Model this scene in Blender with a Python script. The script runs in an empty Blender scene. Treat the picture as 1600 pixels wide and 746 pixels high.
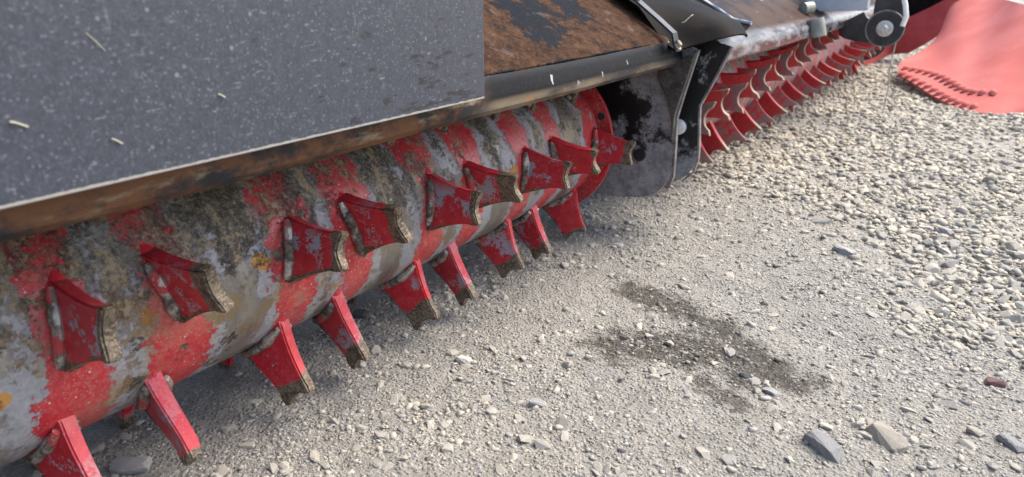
import bpy, bmesh, math, random
import numpy as np
from mathutils import Vector, Matrix
C = bpy.context.scene.collection
S = bpy.context.scene
R = math.radians
random.seed(7); rng = np.random.default_rng(11)

# ------------------------------------------------------------------ camera
H = 0.8                                   # eye height; X runs along the rotor, Y towards the machine
PITCH, YAW = R(20.752), R(34.463)
fw = Vector((math.cos(YAW)*math.cos(PITCH), math.sin(YAW)*math.cos(PITCH), -math.sin(PITCH)))
rt = Vector((math.sin(YAW), -math.cos(YAW), 0)); upv = rt.cross(fw)
cam = bpy.data.cameras.new('camera'); camo = bpy.data.objects.new('camera', cam); C.objects.link(camo)
camo.matrix_world = Matrix(((rt.x, upv.x, -fw.x, 0), (rt.y, upv.y, -fw.y, 0), (rt.z, upv.z, -fw.z, H), (0, 0, 0, 1)))
cam.sensor_width = 36; cam.lens = 36*1090/1600
cam.clip_start = 0.02; cam.clip_end = 2000
cam.dof.use_dof = True; cam.dof.focus_distance = 1.5; cam.dof.aperture_fstop = 4.5
S.camera = camo

# ------------------------------------------------------------------ light
SUN_EL, SUN_AZ = R(54), R(-34)            # azimuth measured from +X towards +Y
w = bpy.data.worlds.new('World'); S.world = w; w.use_nodes = True
nt = w.node_tree; bg = nt.nodes['Background']
sky = nt.nodes.new('ShaderNodeTexSky'); sky.sky_type = 'NISHITA'; sky.sun_disc = False
sky.sun_elevation = SUN_EL; sky.sun_rotation = R(90) - SUN_AZ
sky.air_density = 1.0; sky.dust_density = 4.0; sky.ozone_density = 1.0
nt.links.new(sky.outputs[0], bg.inputs[0]); bg.inputs[1].default_value = 0.15
sun = bpy.data.lights.new('sun', 'SUN'); suno = bpy.data.objects.new('sun', sun); C.objects.link(suno)
sun.energy = 1.4; sun.angle = R(38); sun.color = (1, .95, .85)
sd = Vector((math.cos(SUN_AZ)*math.cos(SUN_EL), math.sin(SUN_AZ)*math.cos(SUN_EL), math.sin(SUN_EL)))
suno.rotation_euler = sd.to_track_quat('Z', 'Y').to_euler(); suno.location = (4, -4, 6)
S.view_settings.view_transform = 'Standard'; S.view_settings.look = 'None'
S.view_settings.exposure = 1.52; S.view_settings.gamma = 1
S.cycles.max_bounces = 6; S.cycles.use_denoising = True

# ------------------------------------------------------------------ node helper
class M:
    def __init__(s, name):
        s.m = bpy.data.materials.new(name); s.m.use_nodes = True; s.t = s.m.node_tree
        s.b = s.t.nodes['Principled BSDF']; s.out = s.t.nodes['Material Output']
        s.tc = s.t.nodes.new('ShaderNodeTexCoord')
        s.co = s.tc.outputs['Object']
    def link(s, a, b):
        if isinstance(a, (int, float)): b.default_value = a
        elif isinstance(a, tuple): b.default_value = a if len(a) == len(b.default_value) else (*a, 1)
        else: s.t.links.new(a, b)
    def noise(s, scale, detail=6, rough=.6, dist=0, co=None, col=False):
        n = s.t.nodes.new('ShaderNodeTexNoise'); n.inputs['Scale'].default_value = scale
        n.inputs['Detail'].default_value = detail; n.inputs['Roughness'].default_value = rough; n.inputs['Distortion'].default_value = dist
        s.t.links.new(co or s.co, n.inputs['Vector']); return n.outputs['Color' if col else 'Fac']
    def voro(s, scale, out='Distance', co=None, feat='F1', rnd=1):
        n = s.t.nodes.new('ShaderNodeTexVoronoi'); n.feature = feat; n.inputs['Scale'].default_value = scale
        n.inputs['Randomness'].default_value = rnd
        s.t.links.new(co or s.co, n.inputs['Vector']); return n.outputs[out]
    def map(s, scale=(1, 1, 1), rot=(0, 0, 0), loc=(0, 0, 0), co=None):
        n = s.t.nodes.new('ShaderNodeMapping'); n.inputs['Scale'].default_value = scale; n.inputs['Rotation'].default_value = rot
        s.link(loc, n.inputs['Location'])
        s.t.links.new(co or s.co, n.inputs['Vector']); return n.outputs[0]
    def step(s, v, a, b, lo=0., hi=1.):
        n = s.t.nodes.new('ShaderNodeMapRange'); n.interpolation_type = 'SMOOTHSTEP'
        s.link(v, n.inputs['Value'])
        for k, x in (('From Min', a), ('From Max', b), ('To Min', lo), ('To Max', hi)): s.link(x, n.inputs[k])
        return n.outputs[0]
    def mth(s, op, a, b=0., clamp=False):
        n = s.t.nodes.new('ShaderNodeMath'); n.operation = op; n.use_clamp = clamp
        s.link(a, n.inputs[0]); s.link(b, n.inputs[1]); return n.outputs[0]
    def mix(s, f, a, b, mode='MIX'):
        n = s.t.nodes.new('ShaderNodeMix'); n.data_type = 'RGBA'; n.blend_type = mode
        s.link(f, n.inputs[0]); s.link(a, n.inputs[6]); s.link(b, n.inputs[7]); return n.outputs[2]
    def attr(s, name, out='Fac'):
        n = s.t.nodes.new('ShaderNodeAttribute'); n.attribute_name = name; return n.outputs[out]
    def rnd(s):
        n = s.t.nodes.new('ShaderNodeObjectInfo'); return n.outputs['Random']
    def xyz(s, co=None):
        n = s.t.nodes.new('ShaderNodeSeparateXYZ'); s.t.links.new(co or s.co, n.inputs[0]); return n.outputs
    def normal(s):
        n = s.t.nodes.new('ShaderNodeNewGeometry'); return n.outputs['Normal']
    def bump(s, h, strength=.5, dist=.01, base=None):
        n = s.t.nodes.new('ShaderNodeBump'); n.inputs['Strength'].default_value = strength; n.inputs['Distance'].default_value = dist
        s.link(h, n.inputs['Height'])
        if base: s.t.links.new(base, n.inputs['Normal'])
        s.t.links.new(n.outputs[0], s.b.inputs['Normal']); return n.outputs[0]
    def set(s, col=None, rough=None, metal=None, spec=None):
        if col is not None: s.link(col, s.b.inputs['Base Color'])
        if rough is not None: s.link(rough, s.b.inputs['Roughness'])
        if metal is not None: s.link(metal, s.b.inputs['Metallic'])
        if spec is not None: s.link(spec, s.b.inputs['Specular IOR Level'])
        return s.m

RED = (.40, .012, .022); RED2 = (.50, .035, .045); PRIMER = (.26, .27, .31); DUST = (.34, .29, .22)
GRIME = (.045, .038, .030); OCHRE = (.33, .17, .05); STEEL = (.38, .36, .33); MUD = (.15, .115, .075)

# ------------------------------------------------------------------ materials
def mat_drum():
    m = M('worn_drum_paint')
    ring = m.attr('ring'); top = m.attr('top'); clean_sunlit = m.attr('clean_sunlit')
    lo = m.noise(4.5, 3, .5, co=m.map(loc=(3, 9, 1))); lo2 = m.noise(7, 4, .55, co=m.map(loc=(9, 2, 5))); mid = m.noise(24, 7, .65)
    fine = m.noise(85, 9, .80); f2 = m.noise(130, 8, .8, co=m.map(loc=(5, 1, 8))); drag = m.noise(30, 6, .65, co=m.map((1, .28, .28)))
    S_ = lambda v: m.mth('SUBTRACT', v, .5)
    A_ = lambda a, b: m.mth('ADD', a, b)
    X_ = lambda a, b: m.mth('MULTIPLY', a, b)
    # body: bare steel and grey primer, brushed round the drum
    st = m.mix(m.step(drag, .3, .7), (.15, .14, .125), (.30, .285, .255))
    st = m.mix(m.step(fine, .5, .68, 0, .7), st, (.40, .385, .35))
    primer = m.mix(m.step(f2, .35, .7), (.22, .222, .24), (.33, .333, .355))
    # painted bands round every ring of teeth
    rw = A_(ring, X_(S_(lo), .085)); rw = A_(rw, X_(S_(mid), .09)); rw = A_(rw, X_(S_(fine), .11)); rw = A_(rw, X_(S_(drag), .05))
    prm = m.step(A_(rw, X_(S_(lo2), .14)), .070, .084, 1, 0)
    redm = m.step(rw, .041, .0445, 1, 0)
    c = m.mix(prm, st, primer)
    gone = m.step(A_(X_(lo2, .5), A_(X_(mid, .5), X_(fine, .35))), .80, .815)
    redk = X_(redm, m.mth('SUBTRACT', 1., gone))
    rc = m.mix(m.step(mid, .35, .7), RED, RED2)
    rc = m.mix(X_(m.step(A_(fine, X_(lo, .3)), .68, .82), .55), rc, (.50, .30, .27))
    rc = m.mix(m.step(m.voro(62), .13, .08), rc, (.52, .44, .37))
    c = m.mix(redk, c, rc)
    # ochre and tan stains
    oc = X_(m.step(A_(X_(lo2, 1.), A_(X_(S_(fine), .4), X_(S_(mid), .5))), .55, .62), m.step(clean_sunlit, 0, 1, .85, .35))
    c = m.mix(X_(oc, m.step(redk, 0, 1, 1, .25)), c, m.mix(mid, (.20, .13, .055), (.33, .24, .13)))
    c = m.mix(X_(m.step(A_(m.noise(16, 2, .4, co=m.map(loc=(7, 1, 4))), X_(S_(fine), .12)), .695, .715), m.step(redk, 0, 1, 1, 0)), c, (.42, .20, .04))
    # fine black and brown dirt, thick on the upper side near the cover
    d = A_(A_(X_(prm, -.09), X_(redm, -.07)), A_(X_(top, m.step(clean_sunlit, 0, 1, .44, .30)), A_(X_(S_(lo2), -.6), A_(X_(S_(mid), 1.0), X_(S_(fine), 1.0)))))
    dm = X_(m.step(d, .20, .34), .88)
    dc = m.mix(m.step(A_(f2, X_(S_(drag), .6)), .44, .58), (.020, .017, .014), (.085, .066, .044)); dc = m.mix(m.step(A_(fine, X_(S_(drag), .8)), .53, .62), dc, (.29, .215, .12))
    c = m.mix(dm, c, dc)
    # chips down to black, clustered
    flake = m.step(A_(m.noise(15, 8, .72, co=m.map(loc=(11, 3, 5))), X_(S_(f2), .10)), .605, .613)
    flake = X_(flake, m.step(clean_sunlit, 0, 1, 1, .35))
    c = m.mix(flake, c, m.mix(m.step(fine, .42, .62), (.028, .025, .022), (.17, .14, .10)))
    # pale dust specks and a thin veil of dust
    c = m.mix(m.step(m.voro(150), .16, .09, 0, .7), c, (.47, .43, .37))
    c = m.mix(X_(m.step(A_(f2, X_(lo, .4)), .62, .84), .3), c, (.36, .31, .245))
    c = m.mix(m.step(clean_sunlit, 1, 2, 0, .26), c, (.48, .36, .33))  # far drum: sunlit paleness painted into the colour, together with dust
    steel = X_(m.mth('SUBTRACT', 1., prm), m.mth('SUBTRACT', 1., dm))
    rough = A_(m.mix(steel, m.mix(redk, (.58, .58, .58), (.40, .40, .40)), (.40, .40, .40)), X_(m.mth('MAXIMUM', dm, flake), .35))
    h = A_(X_(prm, .3), X_(redk, .35)); h = A_(h, X_(X_(dm, fine), 1.2)); h = A_(h, X_(flake, -.4)); h = A_(h, X_(f2, .12))
    m.bump(h, .7, .0035)
    return m.set(c, rough, X_(steel, .65))

def mat_tooth(name='worn_tooth_paint', amount=1.):
    m = M(name)
    r = m.rnd(); off = m.t.nodes.new('ShaderNodeCombineXYZ')
    for i, k in enumerate((17., 31., 7.)): m.link(m.mth('MULTIPLY', r, k), off.inputs[i])
    co = m.map(loc=off.outputs[0])
    x, y, z = m.xyz()
    wear = m.attr('wear', 'Fac')
    n1 = m.noise(16, 6, .6, co=co); n2 = m.noise(55, 8, .72, co=co); n3 = m.noise(220, 5, .7, co=co)
    # worn tip and trailing edge
    w_ = m.mth('ADD', m.mth('SUBTRACT', z, m.step(r, 0, 1, .118, .078)), m.mth('MULTIPLY', m.mth('SUBTRACT', n1, .5), .06))
    w_ = m.mth('ADD', w_, m.mth('MULTIPLY', m.mth('SUBTRACT', n2, .5), .03))
    e_ = m.mth('ADD', m.mth('SUBTRACT', y, .049), m.mth('MULTIPLY', m.mth('SUBTRACT', n1, .5), .05))
    e_ = m.mth('ADD', e_, m.mth('MULTIPLY', z, .16))
    wm = m.mth('MAXIMUM', m.step(w_, -.001, .001), m.step(e_, -.001, .0012))
    wc = m.mix(m.step(n2, .38, .62), (.055, .043, .032), (.17, .135, .095))
    wc = m.mix(m.step(n3, .47, .70), wc, (.33, .25, .16))
    pr = m.mth('ADD', n1, m.mth('MULTIPLY', m.mth('SUBTRACT', n3, .5), .35)); pr = m.mth('ADD', pr, m.mth('MULTIPLY', m.mth('SUBTRACT', n2, .5), .3))
    prm = m.mth('MULTIPLY', m.step(m.mth('SUBTRACT', pr, m.mth('MULTIPLY', m.mth('SUBTRACT', m.mth('FRACT', m.mth('MULTIPLY', r, 7.3)), .5), .12)), .572, .588), amount)
    prm = m.mth('MULTIPLY', prm, m.step(m.mth('ABSOLUTE', y), .02, .05, 1, .15))
    c = m.mix(m.step(n2, .3, .7), RED, RED2)
    c = m.mix(m.step(m.mth('ADD', n3, m.mth('MULTIPLY', n2, .4)), .82, .95, 0, .5), c, (.55, .38, .34))
    c = m.mix(prm, c, m.mix(n3, (.20, .20, .23), (.36, .36, .40)))
    chip = m.step(m.noise(70, 8, .75, co=co), .655, .665)
    c = m.mix(chip, c, (.06, .05, .045))
    c = m.mix(wm, c, wc)
    rough = m.mix(wm, m.mix(prm, (.36, .36, .36), (.6, .6, .6)), (.62, .62, .62))
    h = m.mth('ADD', m.mth('MULTIPLY', wm, -.5), m.mth('MULTIPLY', prm, -.2)); h = m.mth('ADD', h, m.mth('MULTIPLY', n2, m.mix(wm, (.15, .15, .15), (.8, .8, .8))))
    m.bump(h, .7, .003)
    return m.set(c, rough, m.mth('MULTIPLY', wm, .35))

def mat_blade(name, dust):
    m = M(name); n1 = m.noise(18, 6, .6); n2 = m.noise(70, 7, .7); x, y, z = m.xyz()
    nx = m.xyz(m.tc.outputs['Normal'])[0]
    c = m.mix(m.step(n2, .3, .7), (.40, .012, .018), (.47, .03, .035))
    face = m.mth('MULTIPLY', m.step(nx, -.5, -.9), m.step(m.mth('ADD', n1, m.mth('MULTIPLY', z, 1.2)), .42, .60))
    c = m.mix(m.mth('MULTIPLY', face, dust), c, m.mix(n2, (.12, .085, .075), (.24, .19, .165)))
    edge = m.step(m.mth('ADD', z, m.mth('MULTIPLY', n1, .02)), .128, .140)
    rim = m.mth('MULTIPLY', m.step(m.mth('ABSOLUTE', nx), .8, .3), m.step(z, .085, .115))
    c = m.mix(m.mth('MAXIMUM', m.mth('MULTIPLY', edge, .5), rim), c, m.mix(n2, (.15, .125, .095), (.26, .22, .17)))
    m.bump(n2, .3, .002); return m.set(c, .5)

def mat_weld():
    m = M('weld_metal'); r = m.rnd(); off = m.t.nodes.new('ShaderNodeCombineXYZ')
    for i, k in enumerate((13., 3., 29.)): m.link(m.mth('MULTIPLY', r, k), off.inputs[i])
    co = m.map(loc=off.outputs[0]); n1 = m.noise(22, 6, .6, co=co); n2 = m.noise(90, 6, .7, co=co)
    c = m.mix(m.step(n2, .35, .65), (.035, .03, .026), (.20, .17, .13))
    sh = m.step(n1, .46, .56); c = m.mix(sh, c, (.50, .47, .42))
    rd = m.step(m.noise(15, 7, .7, co=m.map(loc=(3, 3, 1), co=co)), .56, .58); c = m.mix(rd, c, m.mix(n2, RED, (.46, .10, .09)))
    m.bump(m.mth('ADD', n2, m.mth('MULTIPLY', n1, .5)), .8, .004)
    return m.set(c, m.mix(sh, (.7, .7, .7), (.38, .38, .38)), m.mth('MULTIPLY', sh, m.mth('SUBTRACT', .8, m.mth('MULTIPLY', rd, .8))))

def mat_panel():
    m = M('grey_composite_panel')
    fine = m.noise(260, 4, .7); mid = m.noise(70, 6, .7); lo = m.noise(5, 3, .5)
    fib = m.noise(150, 3, .6, co=m.map((1, 1, .25))); fib2 = m.noise(190, 3, .6, co=m.map((.3, 1, 1)))
    c = m.mix(m.step(mid, .3, .7), (.024, .028, .039), (.038, .044, .059))
    c = m.mix(m.step(fine, .50, .68, 0, .5), c, (.095, .105, .13))
    vd = m.voro(95); vc = m.xyz(m.voro(95, 'Color'))[0]
    c = m.mix(m.mth('MULTIPLY', m.step(vd, .34, .16), m.step(m.mth('ADD', vc, m.mth('MULTIPLY', m.mth('SUBTRACT', lo, .5), .25)), .90, .99, 0, .5)), c, (.25, .26, .30))
    vd = m.voro(190); vc = m.xyz(m.voro(190, 'Color'))[1]
    c = m.mix(m.mth('MULTIPLY', m.step(vd, .40, .2), m.step(vc, .80, .97, 0, .4)), c, (.20, .21, .25))
    c = m.mix(m.mth('MULTIPLY', m.step(vd, .45, .2), m.step(vc, .3, .1, 0, .6)), c, (.035, .038, .05))
    c = m.mix(m.step(fib, .62, .74, 0, .18), c, (.25, .26, .29)); c = m.mix(m.step(fib2, .62, .74, 0, .4), c, (.26, .27, .30))
    c = m.mix(m.step(m.noise(60, 2, .5, co=m.map((1, 1, .6))), .76, .80, 0, .7), c, (.40, .41, .44))
    x, y, z = m.xyz()
    # dark rubbed streaks towards the lower right corner
    st = m.noise(75, 3, .6, co=m.map((.30, 1, 1.1), rot=(0, R(28), 0)))
    area = m.mth('MULTIPLY', m.step(x, .45, .95), m.step(z, .80, .60))
    c = m.mix(m.mth('MULTIPLY', m.step(m.mth('ADD', m.mth('ADD', st, m.mth('MULTIPLY', m.mth('SUBTRACT', mid, .5), .35)), m.mth('MULTIPLY', area, .17)), .70, .76), m.step(area, .03, .25)), c, (.012, .012, .014))
    c = m.mix(m.step(m.mth('ADD', lo, m.mth('MULTIPLY', area, .25)), .55, .85, 0, .45), c, (.035, .038, .05))
    c = m.mix(m.mth('MULTIPLY', m.step(m.mth('ADD', m.noise(34, 4, .6, co=m.map((.6, 1, 1.3), rot=(0, R(25), 0), loc=(4, 4, 4))), m.mth('MULTIPLY', m.step(x, .3, 1.0), .07)), .70, .74), .85), c, (.013, .013, .015))
    # bare chipped bottom edge
    ed = m.step(m.mth('ADD', z, m.mth('MULTIPLY', m.mth('SUBTRACT', mid, .5), .006)), .5935, .5945, 1, 0)
    c = m.mix(ed, c, (.30, .285, .26))
    m.bump(m.mth('ADD', m.mth('MULTIPLY', fine, .5), mid), .35, .002)
    return m.set(c, .55, 0.)

def mat_hood():
    m = M('rusty_black_hood'); x, y, z = m.xyz()
    n1 = m.noise(5, 7, .6, dist=.4); n2 = m.noise(26, 8, .7); n3 = m.noise(120, 6, .7); sc = m.noise(9, 8, .65, co=m.map((.35, 1, 1)))
    rust = m.mix(m.step(n2, .3, .7), (.020, .012, .009), (.070, .038, .023))
    rust = m.mix(m.step(n3, .5, .8), rust, (.12, .078, .052))
    blk = m.mix(m.step(n3, .4, .8), (.004, .005, .007), (.013, .014, .017))
    isl = m.attr('lip')      # 1 on the painted lip, 0 on plate, 2 on the underside bead
    k = m.mth('ADD', n1, m.mth('MULTIPLY', m.mth('SUBTRACT', n2, .5), .28)); k = m.mth('SUBTRACT', k, m.mth('MULTIPLY', m.step(isl, 0, 1), .17))
    k = m.mth('ADD', k, m.attr('rust'))
    rm = m.step(m.mth('ADD', k, m.mth('MULTIPLY', m.mth('SUBTRACT', n3, .5), .12)), .47, .52)
    c = m.mix(rm, blk, rust)
    scr = m.step(m.noise(24, 4, .6, co=m.map((1, 1, .35), rot=(0, R(20), 0))), .635, .65)
    c = m.mix(m.mth('MULTIPLY', scr, m.step(isl, 0, 1, .06, .8)), c, (.42, .42, .44))
    # bead: dusty tan underside over black
    bead = m.step(isl, 1.2, 2)
    bc = m.mix(m.step(sc, .38, .6), (.045, .042, .042), (.21, .165, .115)); bc = m.mix(m.step(n2, .58, .64), bc, (.30, .13, .05)); bc = m.mix(m.step(n3, .62, .78), bc, (.36, .32, .26))
    c = m.mix(bead, c, bc)
    lf = m.mth('MULTIPLY', m.step(x, 1.10, 1.0), m.step(isl, .3, .8))
    lc = m.mix(m.step(m.mth('ADD', sc, m.mth('MULTIPLY', n2, .5)), .66, .82), (.026, .026, .028), (.13, .062, .032)); lc = m.mix(m.step(m.noise(14, 7, .7, co=m.map((.5, 1, 2), loc=(3, 1, 1))), .54, .66), lc, (.21, .165, .11))
    c = m.mix(lf, c, lc)
    m.bump(m.mth('ADD', m.mth('MULTIPLY', rm, .4), m.mth('MULTIPLY', n2, .6)), .4, .003)
    return m.set(c, m.mix(rm, (.5, .5, .5), (.85, .85, .85)), 0., m.mix(m.step(isl, .2, .8), (.02, .02, .02), (.10, .10, .10)))

def mat_hood_far():
    m = M('scuffed_glossy_hood'); n1 = m.noise(4, 6, .6); n2 = m.noise(22, 8, .7, co=m.map((.35, 1, 1))); n3 = m.noise(90, 5, .7)
    isl = m.attr('lip')
    c = m.mix(m.step(n1, .45, .55), (.055, .033, .024), (.018, .016, .017))
    c = m.mix(m.step(n2, .62, .68, 0, .6), c, (.34, .34, .36))
    lip = m.step(isl, .2, 1); lc = m.mix(m.step(n2, .40, .66), (.03, .03, .034), (.22, .22, .245))
    c = m.mix(lip, c, lc)
    c = m.mix(m.step(isl, 1.3, 2), c, m.mix(n2, (.12, .10, .08), (.30, .26, .2)))
    m.bump(n2, .3, .004)
    return m.set(c, m.mix(lip, (.55, .55, .55), m.mix(m.step(n2, .4, .6), (.22, .22, .22), (.42, .42, .42))), 0., m.mix(lip, (.03, .03, .03), (.35, .35, .35)))

def mat_plate(name, wear=.5):
    m = M(name); n1 = m.noise(6, 8, .65); n2 = m.noise(30, 8, .72); n3 = m.noise(150, 5, .7); x, y, z = m.xyz()
    k = m.mth('ADD', n1, m.mth('MULTIPLY', m.mth('SUBTRACT', n2, .5), .35)); k = m.mth('ADD', k, m.step(z, .32, .17, -.07, .17)); k = m.mth('ADD', k, m.step(y, 1.10, .86, -.10, .11))
    k = m.mth('ADD', k, m.mth('MULTIPLY', m.mth('SUBTRACT', n3, .5), .18)); wm = m.step(k, .57 - .12*wear, .66 - .12*wear)
    g = m.mix(m.step(n2, .35, .65), (.13, .13, .14), (.28, .28, .29)); g = m.mix(m.step(m.voro(60), .20, .14), g, (.16, .09, .05))
    g = m.mix(m.step(n3, .5, .7), g, (.32, .28, .25))
    c = m.mix(wm, m.mix(m.step(n3, .55, .75), (.011, .011, .012), (.05, .046, .042)), g)
    m.bump(m.mth('ADD', m.mth('MULTIPLY', wm, -.4), m.mth('MULTIPLY', n2, .4)), .4, .003)
    return m.set(c, m.mix(wm, (.33, .33, .33), (.65, .65, .65)))

def mat_simple(name, a, b, scale=30, rough=.5, metal=0., speck=None, bump=.3, bd=.002, spec=.4):
    m = M(name); n = m.noise(scale, 7, .65); n3 = m.noise(scale*5, 5, .7)
    c = m.mix(m.step(n, .35, .65), a, b)
    if speck: c = m.mix(m.step(n3, .56, .72), c, speck)
    m.bump(m.mth('ADD', n, m.mth('MULTIPLY', n3, .4)), bump, bd)
    return m.set(c, rough, metal, spec)

def mat_ground():
    m = M('gravel_dirt'); st = m.attr('stain'); co_ = m.attr('coarse')
    n0 = m.noise(1.3, 5, .55); n1 = m.noise(9, 7, .65); n2 = m.noise(60, 7, .7); n3 = m.noise(260, 6, .75)
    v = m.voro(120, 'Color'); vd = m.voro(120); v2 = m.voro(300, 'Color')
    c = m.mix(m.step(n1, .35, .65), (.220, .211, .188), (.292, .280, .248))
    c = m.mix(m.step(n0, .42, .6, 0, .55), c, (.29, .27, .228))
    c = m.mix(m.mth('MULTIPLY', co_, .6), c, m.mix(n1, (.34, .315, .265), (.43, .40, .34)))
    g = m.xyz(v)[0]; g2 = m.xyz(v2)[0]
    c = m.mix(m.step(g, .55, .95, 0, .5), c, (.22, .22, .22)); c = m.mix(m.step(g2, .6, 1, 0, .55), c, (.42, .40, .36))
    c = m.mix(m.step(n2, .54, .70, 0, .5), c, (.14, .132, .115))
    c = m.mix(m.step(n3, .55, .75, 0, .6), c, (.45, .42, .37))
    nb = m.noise(17, 8, .72, co=m.map(loc=(2, 7, 0)))
    stm = m.mth('MULTIPLY', m.step(m.mth('ADD', m.mth('MULTIPLY', st, 1.), m.mth('ADD', m.mth('MULTIPLY', m.mth('SUBTRACT', nb, .5), 2.6), m.mth('MULTIPLY', m.mth('SUBTRACT', n2, .5), 1.0))), .30, .80), m.step(st, .02, .35))
    dk = m.mix(m.step(n2, .35, .65), (.042, .037, .031), (.105, .094, .078))
    c = m.mix(m.mth('MULTIPLY', stm, .93), c, dk)
    h = m.mth('ADD', m.mth('MULTIPLY', n2, 1.0), m.mth('MULTIPLY', n3, .45)); h = m.mth('ADD', h, m.mth('MULTIPLY', m.step(vd, .0, .6, .7, 0), 1.))
    m.bump(h, 1., .009)
    return m.set(c, .92, 0., .25)

def mat_stone(attr=True):
    m = M('crushed_stone'); n1 = m.noise(40, 6, .65); n3 = m.noise(300, 5, .75)
    if attr: c = m.attr('tint', 'Color')
    else:
        r = m.rnd(); c = m.mix(m.step(r, 0, .5), (.27, .262, .24), (.345, .325, .28)); c = m.mix(m.step(r, .6, 1, 0, .8), c, (.41, .38, .315))
        c = m.mix(m.step(m.mth('FRACT', m.mth('MULTIPLY', r, 13.7)), .86, .95, 0, .8), c, (.17, .17, .175))
    c = m.mix(m.step(n1, .40, .62, 0, .65), c, (.34, .315, .262))
    c = m.mix(m.step(n3, .5, .7, 0, .35), c, (.14, .135, .13)); c = m.mix(m.step(n3, .46, .3, 0, .35), c, (.52, .50, .46))
    m.bump(m.mth('ADD', n1, m.mth('MULTIPLY', n3, .5)), .55, .003)
    return m.set(c, .88, 0., .3)

def mat_mat():
    m = M('faded_red_rubber'); n1 = m.noise(3, 5, .5); n2 = m.noise(22, 7, .65)
    c = m.mix(m.step(n1, .35, .65), (.45, .115, .098), (.50, .15, .13)); c = m.mix(m.step(n2, .6, .75, 0, .5), c, (.50, .28, .25))
    m.bump(n2, .15, .006); return m.set(c, .8, 0., .15)

DRUM = mat_drum(); TOOTH = mat_tooth(); TOOTHF = mat_blade('red_blade_paint', .12); TOOTHD = mat_blade('dusty_blade_paint', .85); WELD = mat_weld(); PANEL = mat_panel(); HOOD = mat_hood(); HOOD2 = mat_hood_far()
PLATE = mat_plate('worn_black_plate', 1.0); PLATE2 = mat_plate('black_plate', -.6)
GUSSET = mat_simple('dusty_dark_steel', (.028, .026, .024), (.085, .078, .068), 20, .5, 0., (.17, .155, .135))
EDGE = mat_simple('bare_plate_edge', (.12, .115, .11), (.26, .25, .24), 30, .5, .2)
RUBBER = mat_simple('black_rubber', (.0035, .0035, .004), (.008, .0065, .0055), 7, .6, 0., (.016, .012, .009), .25, .003, .03)
STRAP = mat_simple('black_strap_steel', (.014, .015, .017), (.035, .036, .04), 25, .4, .2, (.09, .085, .08))
BOLT = mat_simple('dirty_bolt', (.11, .10, .075), (.27, .25, .20), 60, .45, .6, (.4, .38, .33))
ZINC = mat_simple('zinc_bolt', (.42, .42, .41), (.6, .59, .57), 50, .38, .6)
WHITE = mat_simple('white_plastic', (.66, .66, .62), (.78, .78, .74), 50, .4, 0., None, .1)
GREYP = mat_simple('light_grey_steel', (.30, .31, .34), (.37, .38, .41), 8, .45, 0., (.42, .43, .45), .1)
PIPE = mat_simple('dirty_pipe', (.16, .165, .14), (.28, .28, .24), 20, .5, .2)
BRACK = mat_simple('black_bracket_paint', (.014, .015, .018), (.035, .036, .04), 14, .35, 0., (.07, .07, .07))
GROUND = mat_ground(); STONE = mat_stone(True); STONEO = mat_stone(False); MAT = mat_mat()
STUD = mat_simple('faded_red_stud', (.44, .10, .09), (.52, .17, .15), 25, .5)
HOLE = mat_simple('dark_red_hollow', (.17, .028, .028), (.22, .04, .036), 25, .7)
STRAW = mat_simple('dry_straw', (.36, .33, .24), (.46, .43, .34), 90, .7)
REDPL = mat_simple('dark_red_rubber', (.30, .028, .028), (.38, .05, .045), 5, .5)

# ------------------------------------------------------------------ mesh helpers
def obj(name, me, mat, parent=None, loc=None):
    o = bpy.data.objects.new(name, me); C.objects.link(o)
    if mat is not None and not me.materials:
        for q in (mat if isinstance(mat, (list, tuple)) else [mat]): me.materials.append(q)
    if parent: o.parent = parent
    if loc: o.location = loc
    return o
def mesh(name, bm, smooth=None):
    me = bpy.data.meshes.new(name); bmesh.ops.recalc_face_normals(bm, faces=bm.faces); bm.to_mesh(me); bm.free()
    if smooth is not None:
        for p in me.polygons: p.use_smooth = True
        if smooth > 0: me.set_sharp_from_angle(angle=R(smooth))
    return me
def thing(name, label, cat, loc=(0, 0, 0), group=None):
    o = bpy.data.objects.new(name, None); C.objects.link(o); o.location = loc; o['label'] = label; o['category'] = cat
    if group: o['group'] = group
    return o
def prism(pts, ax, a, b, bev=0., seg=1):
    """extrude polygon pts (two coordinates) along axis ax from a to b"""
    bm = bmesh.new()
    def P(p, t): return {0: (t, p[0], p[1]), 1: (p[0], t, p[1]), 2: (p[0], p[1], t)}[ax]
    va = [bm.verts.new(P(p, a)) for p in pts]; vb = [bm.verts.new(P(p, b)) for p in pts]
    bm.faces.new(va); bm.faces.new(vb[::-1])
    n = len(pts)
    for i in range(n): bm.faces.new((va[i], vb[i], vb[(i+1) % n], va[(i+1) % n]))
    bmesh.ops.recalc_face_normals(bm, faces=bm.faces)
    if bev: bmesh.ops.bevel(bm, geom=list(bm.edges), offset=bev, segments=seg, affect='EDGES', profile=.6)
    return bm
def tube(path, r, n=10, cap=True, bm=None, rs=None):
    bm = bm or bmesh.new(); rings = []
    path = [Vector(p) for p in path]
    for i, p in enumerate(path):
        d = (path[min(i+1, len(path)-1)] - path[max(i-1, 0)]).normalized()
        a = d.orthogonal().normalized() if i == 0 else (u - d*u.dot(d)).normalized()
        u = a; v = d.cross(u); rr = rs[i] if rs else r
        rings.append([bm.verts.new(p + (u*math.cos(2*math.pi*k/n) + v*math.sin(2*math.pi*k/n))*rr) for k in range(n)])
    for q in range(len(rings)-1):
        for k in range(n): bm.faces.new((rings[q][k], rings[q][(k+1) % n], rings[q+1][(k+1) % n], rings[q+1][k]))
    if cap: bm.faces.new(rings[0][::-1]); bm.faces.new(rings[-1])
    return bm
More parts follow.
